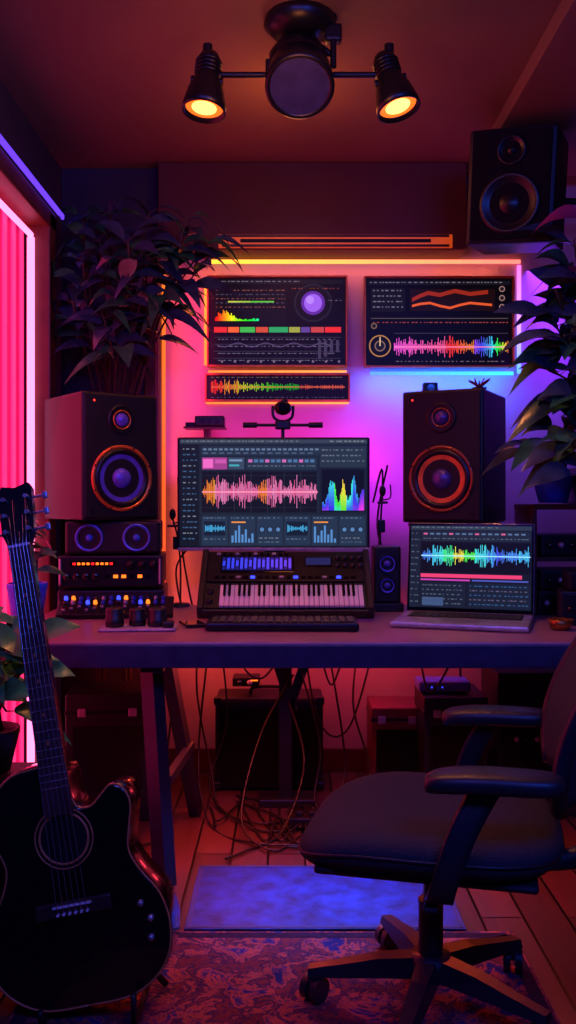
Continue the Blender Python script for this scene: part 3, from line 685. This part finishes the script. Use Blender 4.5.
cab((0.02,3.43,0.6),(0.12,3.38,0.25),(0.10,3.3,0.05),(0.2,3.05,0.01),(0.0,2.98,0.01)); cab((-0.30,3.5,0.66),(-0.34,3.42,0.2),(-0.28,3.2,0.012),(-0.12,3.02,0.01),(0.12,3.0,0.01))
b.box((0.13,3.2,0.02),(0.26,0.06,0.036),BLK,0.005)
for i in range(5): b.box((0.04+i*0.045,3.2,0.045),(0.025,0.03,0.022),BLK,0.004)
b.obj('cable_bundle')
b=MB()
cab((-0.44,3.6,1.25),(-0.43,3.62,1.0),(-0.40,3.6,0.82),(-0.36,3.58,0.65)); cab((0.40,3.62,1.3),(0.36,3.63,1.05),(0.42,3.6,0.85),(0.4,3.58,0.66)); cab((-0.39,3.6,0.98),(-0.45,3.62,0.88),(-0.42,3.6,0.7))
cab((0.34,3.6,1.15),(0.38,3.62,1.28),(0.36,3.6,0.95),(0.3,3.58,0.68))
b.obj('hanging_cables')
# ---------------------------------------------------------------- mat and rug
bm_=bpy.data.materials.new('rug_pattern'); bm_.use_nodes=True; nt=bm_.node_tree; B=nt.nodes['Principled BSDF']; L=nt.links.new
tc=nt.nodes.new('ShaderNodeTexCoord'); vo=nt.nodes.new('ShaderNodeTexVoronoi'); vo.inputs['Scale'].default_value=13; n2=nt.nodes.new('ShaderNodeTexNoise'); n2.inputs['Scale'].default_value=13; n2.inputs['Detail'].default_value=10; n2.inputs['Roughness'].default_value=0.7; n2.inputs['Distortion'].default_value=0.6
r1=nt.nodes.new('ShaderNodeValToRGB'); cr=r1.color_ramp; cr.elements[0].color=(*lin((36,46,104)),1); cr.elements[1].color=(*lin((58,42,62)),1); cr.elements[0].position=0.40
e=cr.elements.new(0.47); e.color=(*lin((175,90,64)),1); e=cr.elements.new(0.52); e.color=(*lin((38,40,80)),1); e=cr.elements.new(0.58); e.color=(*lin((125,58,54)),1); cr.elements[-1].position=0.66
mx=nt.nodes.new('ShaderNodeMixRGB'); mx.blend_type='MULTIPLY'
L(tc.outputs['Object'],vo.inputs['Vector']);L(tc.outputs['Object'],n2.inputs['Vector']);L(n2.outputs['Fac'],r1.inputs['Fac']);L(r1.outputs['Color'],mx.inputs['Color1']);L(vo.outputs['Distance'],mx.inputs['Color2']); mx.inputs['Fac'].default_value=0.4
L(mx.outputs['Color'],B.inputs['Base Color']); B.inputs['Roughness'].default_value=0.95; B.inputs['Specular IOR Level'].default_value=0.1
bp=nt.nodes.new('ShaderNodeBump'); bp.inputs['Strength'].default_value=0.6; L(n2.outputs['Fac'],bp.inputs['Height']); L(bp.outputs['Normal'],B.inputs['Normal'])
b=MB(); b.box((0,0,0.006),(1.22,1.3,0.011),bm_,0.004)
RB=mat('rug_border',(44,30,48),0.95,bump=0.5,scale=60,spec=0.1)
for s_ in (-1,1): b.box((s_*0.585,0,0.0065),(0.035,1.26,0.012),RB,0.003); b.box((0,s_*0.625,0.0065),(1.18,0.03,0.012),RB,0.003)
b.obj('patterned_rug',(-0.01,1.75,0.0))
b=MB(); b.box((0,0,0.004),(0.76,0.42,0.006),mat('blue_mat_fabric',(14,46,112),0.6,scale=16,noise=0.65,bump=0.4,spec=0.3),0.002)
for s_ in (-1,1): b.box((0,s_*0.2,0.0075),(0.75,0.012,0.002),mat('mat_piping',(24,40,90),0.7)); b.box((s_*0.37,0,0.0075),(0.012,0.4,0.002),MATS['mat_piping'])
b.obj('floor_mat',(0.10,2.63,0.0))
# ---------------------------------------------------------------- guitar
GB=mat('guitar_black_lacquer',(8,8,12),0.2,coat=0.8,noise=0.1); BIND=mat('guitar_binding',(210,125,80),0.4); FRET=mat('rosewood_fretboard',(80,48,48),0.4,noise=0.3); STR=mat('steel_string',(210,200,200),0.25,0.9)
HEADW=mat('guitar_bridge_wood',(60,38,36),0.35)
ol=[(0,0),(.095,.006),(.16,.05),(.182,.115),(.172,.18),(.138,.235),(.124,.275),(.133,.32),(.142,.36),(.132,.392),(.108,.402),(.085,.385),(.062,.368),(.036,.372),(.026,.40),(.022,.445),(0,.458),(-.04,.46),(-.09,.452),(-.128,.42),(-.143,.37),(-.136,.32),(-.124,.275),(-.138,.23),(-.172,.175),(-.182,.11),(-.16,.05),(-.095,.006)]
C2=catmull([(x,0,z) for x,z in ol],5,True); n=len(C2)
ctr=Vector((0,0,0.2))
b=MB()
def ring(k,y): return [Vector((0,y,0))+Vector((p.x*k,0,ctr.z+(p.z-ctr.z)*k)) for p in C2]
rings=[ring(0.965,0),ring(0.99,0.002),ring(1,0.008),ring(1,0.092),ring(0.985,0.099),ring(0.95,0.1)]
vs=[v for r in rings for v in r]; fs=[]
for j in range(5):
    for i in range(n):
        k=(i+1)%n; fs.append([j*n+i,j*n+k,(j+1)*n+k,(j+1)*n+i])
b.add(vs,fs,GB,True)
b.add(rings[0],[list(range(n))],GB,False); b.add(rings[-1],[list(range(n))[::-1]],GB,False)
rb=ring(0.985,0.0005); b.tube(rb+[rb[0]],0.0020,BIND,n=5,smooth=False)
zh=0.315
b.disc(0.046,mat('soundhole_dark',(3,3,4),0.9),T(0,-0.0008,zh)@FRONT,40)
b.lathe([(0.046,0.0),(0.047,0.003),(0.05,0.003),(0.051,0)],BIND,T(0,0,zh)@FRONT,48); b.lathe([(0.056,0.0),(0.0565,0.0015),(0.0585,0.0015),(0.059,0)],BIND,T(0,0,zh)@FRONT,48)
def tap(z0,z1,w0,w1,y0,y1,m):
    b.add([(-w0/2,y0,z0),(w0/2,y0,z0),(w1/2,y0,z1),(-w1/2,y0,z1),(-w0/2,y1,z0),(w0/2,y1,z0),(w1/2,y1,z1),(-w1/2,y1,z1)],[[0,1,2,3],[7,6,5,4],[0,4,5,1],[1,5,6,2],[2,6,7,3],[3,7,4,0]],m)
tap(zh+0.045,0.90,0.057,0.044,-0.008,0.0,FRET)
tap(0.44,0.90,0.054,0.043,0.0,0.016,GB)
b.tube([(0,0.022,0.44),(0,0.012,0.6),(0,0.012,0.9)],0.019,GB,n=12)
for i in range(1,21):
    z=0.19+0.71*(2**(-i/12)); 
    if z<zh+0.05: break
    wd=0.044+0.013*(0.9-z)/0.54; b.cyl((-wd/2,-0.0085,z),(wd/2,-0.0085,z),0.0015,STR,n=6)
    if i in (3,5,7,9,12,15): b.disc(0.004,BIND,T(0,-0.0086,z+0.012)@FRONT,10)
b.box((0,-0.008,0.902),(0.044,0.010,0.005),WKEY)
hp=[(-.022,.90),(-.034,.93),(-.036,1.02),(-.028,1.035),(0,1.028),(.028,1.035),(.036,1.02),(.034,.93),(.022,.90)]
hv=[(x,0.0+(z-0.9)*0.18-0.004,z) for x,z in hp]; hb=[(x,0.014+(z-0.9)*0.18,z) for x,z in hp]; k=len(hp)
b.add(hv+hb,[list(range(k)),[k+i for i in range(k)][::-1]]+[[i,(i+1)%k,k+(i+1)%k,k+i][::-1] for i in range(k)],GB)
for s_ in (-1,1):
    for j in range(3):
        z=0.935+j*0.035; y=(z-0.9)*0.18
        b.cyl((s_*0.024,y-0.014,z),(s_*0.024,y,z),0.0045,SILV,n=12); b.cyl((s_*0.03,y+0.02,z),(s_*0.052,y+0.02,z),0.003,SILV,n=8); b.box((s_*0.056,y+0.02,z),(0.012,0.008,0.016),SILV,0.003)
b.box((0,-0.005,0.185),(0.15,0.010,0.03),HEADW,0.004); b.box((0,-0.012,0.192),(0.076,0.006,0.004),WKEY)
for i in range(6):
    x0=(-0.5+i/5)*0.058; x1=(-0.5+i/5)*0.036
    b.cyl((x0,-0.010,0.178),(x0,-0.016,0.178),0.003,WKEY,n=8)
    b.tube([(x0,-0.012,0.178),(x0,-0.0155,0.192),(x1,-0.0125,0.902),(x1*1.3,-0.006+(0.03+0.035*(i%3))*0.18-0.004,0.93+0.035*(i%3))],0.0009,STR,n=4,smooth=False)
for (x,z) in ((0.13,0.17),(0.145,0.14),(0.14,0.105)): b.lathe([(0.006,0),(0.006,0.008),(0.0001,0.009)],SILV,T(x,0,z)@FRONT,14)
b.cyl((0,0.05,-0.012),(0,0.05,0.002),0.006,SILV,n=10)
Bp=Vector((-0.435,1.97,0.05)); Tp=Vector((-0.66,2.14,1.20))
u=(Tp-Bp).normalized(); sc=(Tp-Bp).length/1.035
yv=Vector((0.02,1,0)); yv=(yv-u*yv.dot(u)).normalized(); xv=yv.cross(u)
Mg=Matrix(((xv.x,yv.x,u.x,Bp.x),(xv.y,yv.y,u.y,Bp.y),(xv.z,yv.z,u.z,Bp.z),(0,0,0,1)))@Matrix.Scale(sc,4)
o=b.obj('acoustic_guitar'); o.matrix_world=Mg
b=MB()
pA=Mg@Vector((-0.09,0.105,-0.012)); pB=Mg@Vector((0.09,0.105,-0.012))
top=Mg@Vector((0,0.115,0.28))
for p,s_ in ((pA,-1),(pB,1)):
    fl=Vector((p.x+s_*0.04,p.y+0.03,0.022))
    b.tube([fl,p+Vector((0,0.02,0.03)),top+Vector((0,0.02,0))],0.008,BLK,smooth=False,n=8)
    q=Vector((p.x,p.y+0.02,0.032)); fr=Mg@Vector((s_*0.09,-0.02,-0.014))
    b.tube([q,Vector((fr.x,fr.y,0.024)),fr+Vector((0,-0.008,0.04))],0.007,BLK,smooth=False,n=8)
b.tube([top+Vector((0,0.02,0)),Vector((top.x+0.02,top.y+0.16,0.022))],0.008,BLK,smooth=False,n=8)
b.obj('guitar_stand')
# ---------------------------------------------------------------- office chair
b=MB()
CP=mat('chair_plastic',(32,32,42),0.4); 
b.lathe([(0.0001,0.12),(0.045,0.115),(0.05,0.09),(0.045,0.065),(0.0001,0.06)],CP,None,28)
for i in range(5):
    a=math.radians(190+72*i); ca,sa=math.cos(a),math.sin(a)
    f=lambda r,w,z0,z1:[(r*ca-w*sa,r*sa+w*ca,z0),(r*ca+w*sa,r*sa-w*ca,z0),(r*ca+w*sa*0.7,r*sa-w*ca*0.7,z1),(r*ca-w*sa*0.7,r*sa+w*ca*0.7,z1)]
    sec=[f(0.03,0.03,0.07,0.115),f(0.12,0.026,0.068,0.108),f(0.20,0.022,0.063,0.092),f(0.28,0.018,0.06,0.078)]
    vs=[v for s_ in sec for v in s_]; fs=[]
    for j in range(3):
        for k in range(4): fs.append([j*4+k,j*4+(k+1)%4,(j+1)*4+(k+1)%4,(j+1)*4+k])
    fs+=[[0,1,2,3],[15,14,13,12]]; b.add(vs,fs,CP)
    cx,cy=0.265*ca,0.265*sa; b.cyl((cx,cy,0.035),(cx,cy,0.065),0.009,DMET,n=10)
    ww=a+0.9+i
    for s_ in (-1,1):
        ox,oy=-math.sin(ww)*0.015*s_,math.cos(ww)*0.015*s_
        b.cyl((cx+ox*0.35,cy+oy*0.35,0.0285),(cx+ox*1.5,cy+oy*1.5,0.0285),0.028,CP,n=22)
    b.box((cx,cy,0.045),(0.03,0.03,0.03),CP,0.008)
b.cyl((0,0,0.1),(0,0,0.24),0.028,CP); b.cyl((0,0,0.24),(0,0,0.36),0.016,DMET)
b.box((0.03,0,0.35),(0.26,0.16,0.045),CP,0.012); b.cyl((0.0,-0.08,0.345),(0.02,-0.24,0.335),0.006,DMET); b.box((0.02,-0.25,0.335),(0.03,0.05,0.012),CP,0.005)
N=48; prof=[(.368,.10),(.368,.78),(.378,.93),(.40,1.0),(.422,1.0),(.44,.95),(.449,.86),(.453,.7),(.451,.45),(.448,.2)]
vs=[];fs=[]
for z,k in prof:
    for i in range(N):
        a=2*math.pi*i/N; ex=0.62
        x=0.285*k*math.copysign(abs(math.cos(a))**ex,math.cos(a)); y=0.262*k*math.copysign(abs(math.sin(a))**ex,math.sin(a))
        dz=-0.035*max(0,(-x-0.08)/0.2)**2 + 0.012*(abs(y)/0.26)**2
        vs.append((x,y,z+dz))
for j in range(len(prof)-1):
    for i in range(N): k=(i+1)%N; fs.append([j*N+i,j*N+k,(j+1)*N+k,(j+1)*N+i])
fs+=[list(range(N))[::-1],[(len(prof)-1)*N+i for i in range(N)]]
b.add(vs,fs,FAB,True)
pip=[vs[4*N+i] for i in range(N)]; b.tube([Vector((p[0]*1.003,p[1]*1.003,p[2]-0.01)) for p in pip+[pip[0]]],0.004,CP,n=6,smooth=False)
b.box((0,0,0.366),(0.46,0.42,0.018),CP,0.008)
ax=0.022
for s_ in (-1,1):
    y=s_*0.275
    def strap(u_,v_,y=y,s_=s_):
        P_=catmull([(0.03,s_*0.12,0.352),(0.035,s_*0.26,0.345),(0.05,s_*0.305,0.40),(0.085,s_*0.30,0.50),(0.11+ax,y,0.588)],6)
        p=P_[min(len(P_)-1,int(round(u_*(len(P_)-1))))]; return (p.x+(v_-0.5)*(0.05+0.02*abs(u_-0.5)),p.y,p.z)
    b.sheet(strap,24,3,(0.0,-s_*0.018,0.008),CP)
    vs=[];fs=[];pr=[(.583,.7),(.588,.95),(.600,1.0),(.612,.96),(.619,.8),(.621,.4)]
    for z,k in pr:
        for i in range(28):
            a=2*math.pi*i/28; x=0.135*k**0.5*math.copysign(abs(math.cos(a))**0.6,math.cos(a)); yy=0.048*k*math.copysign(abs(math.sin(a))**0.6,math.sin(a)); vs.append((x+0.12+ax,y+yy,z-0.012*max(0,(-x)/0.13)**2))
    for j in range(5):
        for i in range(28): k=(i+1)%28; fs.append([j*28+i,j*28+k,(j+1)*28+k,(j+1)*28+i])
    fs+=[list(range(28))[::-1],[140+i for i in range(28)]]; b.add(vs,fs,CP,True)
def back(u_,v_):
    s=2*v_-1; z=0.52+0.46*u_
    hw=0.235*(1-0.45*max(0,(u_-0.5)/0.5)**2.2)*(1-0.22*max(0,(0.25-u_)/0.25)**2)
    x=0.30-0.03*math.sin(u_*math.pi*0.9)+0.24*u_**1.7-0.045*s*s
    return (x,s*hw,z)
b.sheet(back,18,16,(0.032,0,0.006),FAB)
b.tube([(0.10,0,0.355),(0.31,0,0.36),(0.385,0,0.46),(0.385,0,0.62),(0.455,0,0.80)],[0.026,0.016],CP,n=10)
rim=[back(u_/18,1) for u_ in range(19)]; rim2=[back(u_/18,0) for u_ in range(19)]; rim3=[back(1,v_/16) for v_ in range(17)]
for R_ in (rim,rim2,rim3): b.tube([Vector(p)+Vector((0.016,0,0)) for p in R_],0.018,CP,n=8,sub=1)
o=b.obj('office_chair',(0.325,2.05,0.0125),(0,0,-13.3))
# ---------------------------------------------------------------- lights
def area(name,loc,target,sx,sy,col,e,spread=180):
    l=bpy.data.lights.new(name,'AREA'); l.shape='RECTANGLE'; l.size=sx; l.size_y=sy; l.color=col; l.energy=e; l.spread=math.radians(spread)
    o=bpy.data.objects.new(name,l); bpy.context.collection.objects.link(o); o.location=loc
    o.rotation_euler=(Vector(target)-Vector(loc)).to_track_quat('-Z','Y').to_euler(); return o
def spot(name,loc,target,col,e,ang,blend=0.6,r=0.04):
    l=bpy.data.lights.new(name,'SPOT'); l.color=col; l.energy=e; l.spot_size=math.radians(ang); l.spot_blend=blend; l.shadow_soft_size=r
    o=bpy.data.objects.new(name,l); bpy.context.collection.objects.link(o); o.location=loc
    o.rotation_euler=(Vector(target)-Vector(loc)).to_track_quat('-Z','Y').to_euler(); return o
def point(name,loc,col,e,r=0.05):
    l=bpy.data.lights.new(name,'POINT'); l.color=col; l.energy=e; l.shadow_soft_size=r
    o=bpy.data.objects.new(name,l); bpy.context.collection.objects.link(o); o.location=loc; return o
area('led_wash_top',(0.25,3.80,2.16),(0.25,3.86,1.6),1.3,0.02,(1,0.17,0.06),1.4)
area('led_wash_left',(-0.50,3.78,1.35),(-0.2,3.87,1.35),0.03,1.5,(1,0.10,0.02),1.7)
area('led_wash_pink_left',(-0.38,3.70,1.75),(-0.40,3.85,1.75),0.12,0.6,(1,0.02,0.25),0.9)
area('led_wash_pink_centre',(-0.05,3.70,1.35),(-0.05,3.85,1.5),0.9,0.3,(1,0.012,0.28),2.0)
area('led_wash_magenta',(0.40,3.68,1.30),(0.40,3.85,1.35),0.5,0.5,(0.6,0.012,0.8),2.0)
area('led_wash_blue',(0.62,3.76,1.69),(0.62,3.86,1.5),0.6,0.02,(0.01,0.13,1),4.2)
area('led_wash_violet',(1.12,3.70,1.9),(1.12,3.86,1.8),0.2,0.6,(0.22,0.03,1),2.8)
area('led_wash_under_desk',(0.0,3.62,0.66),(0.0,3.82,0.35),1.4,0.05,(1,0.035,0.035),2.0)
point('led_under_desk_pink',(0.30,3.55,0.48),(1,0.04,0.08),0.9,0.05)
point('led_under_desk_red',(-0.33,3.62,0.5),(1,0.09,0.02),1.0,0.05)
area('red_floor_fill_left',(-0.25,2.95,0.68),(-0.2,2.85,0),0.5,0.03,(1,0.08,0.05),7.0,130)  # added red light for the warm floor reflection, no LED strip here
area('red_floor_fill_right',(0.65,2.85,0.68),(0.6,2.75,0),0.5,0.03,(1,0.09,0.02),3.5,130)  # second added red floor light, likewise without a strip
area('blue_mat_fill',(0.13,2.66,0.665),(0.13,2.60,0),0.5,0.04,(0.0,0.2,1),4.5,80)  # added fill that brightens the blue mat, no fixture under the desk
for nme,X in (('track_spot_bulb',h1),('track_spot_bulb',h2)):
    p=X@Vector((0,0,-0.12)); q=X@Vector((0,0,-1)); spot(nme,p,q,(1,0.33,0.11),15,110)
point('ceiling_bounce_fill',(0.0,3.0,2.32),(1,0.27,0.07),3.0,0.1)  # added warm fill to light the ceiling, has no fixture
point('ceiling_bounce_fill',(0.0,2.2,2.2),(1,0.27,0.08),3.4,0.1)  # second added ceiling fill, also without a fixture
area('blue_front_fill',(0.8,0.2,2.2),(0.1,3.0,0.7),0.8,0.5,(0.03,0.10,1),21)  # added blue fill for the foreground, not an actual room lamp
area('violet_front_fill',(-0.5,0.3,2.3),(-0.6,3.0,1.1),0.6,0.4,(0.16,0.10,1),12)  # added violet fill from beside the camera, no lamp stands there
area('pink_window_light',(XL+0.09,2.8,1.2),(0.3,2.9,0.9),1.0,1.9,(1,0.03,0.12),3.5)
w=bpy.data.worlds.new('World'); scene.world=w; w.use_nodes=True; w.node_tree.nodes['Background'].inputs[0].default_value=(0.007,0.006,0.03,1); w.node_tree.nodes['Background'].inputs[1].default_value=1.0
# ---------------------------------------------------------------- camera
c=bpy.data.cameras.new('Camera'); co=bpy.data.objects.new('Camera',c); bpy.context.collection.objects.link(co)
co.location=(0,0,CH); co.rotation_euler=(math.radians(90),0,0); c.sensor_fit='VERTICAL'; c.sensor_height=36; c.lens=F/1024*36; c.shift_y=-12/1024; c.clip_start=0.02
scene.camera=co
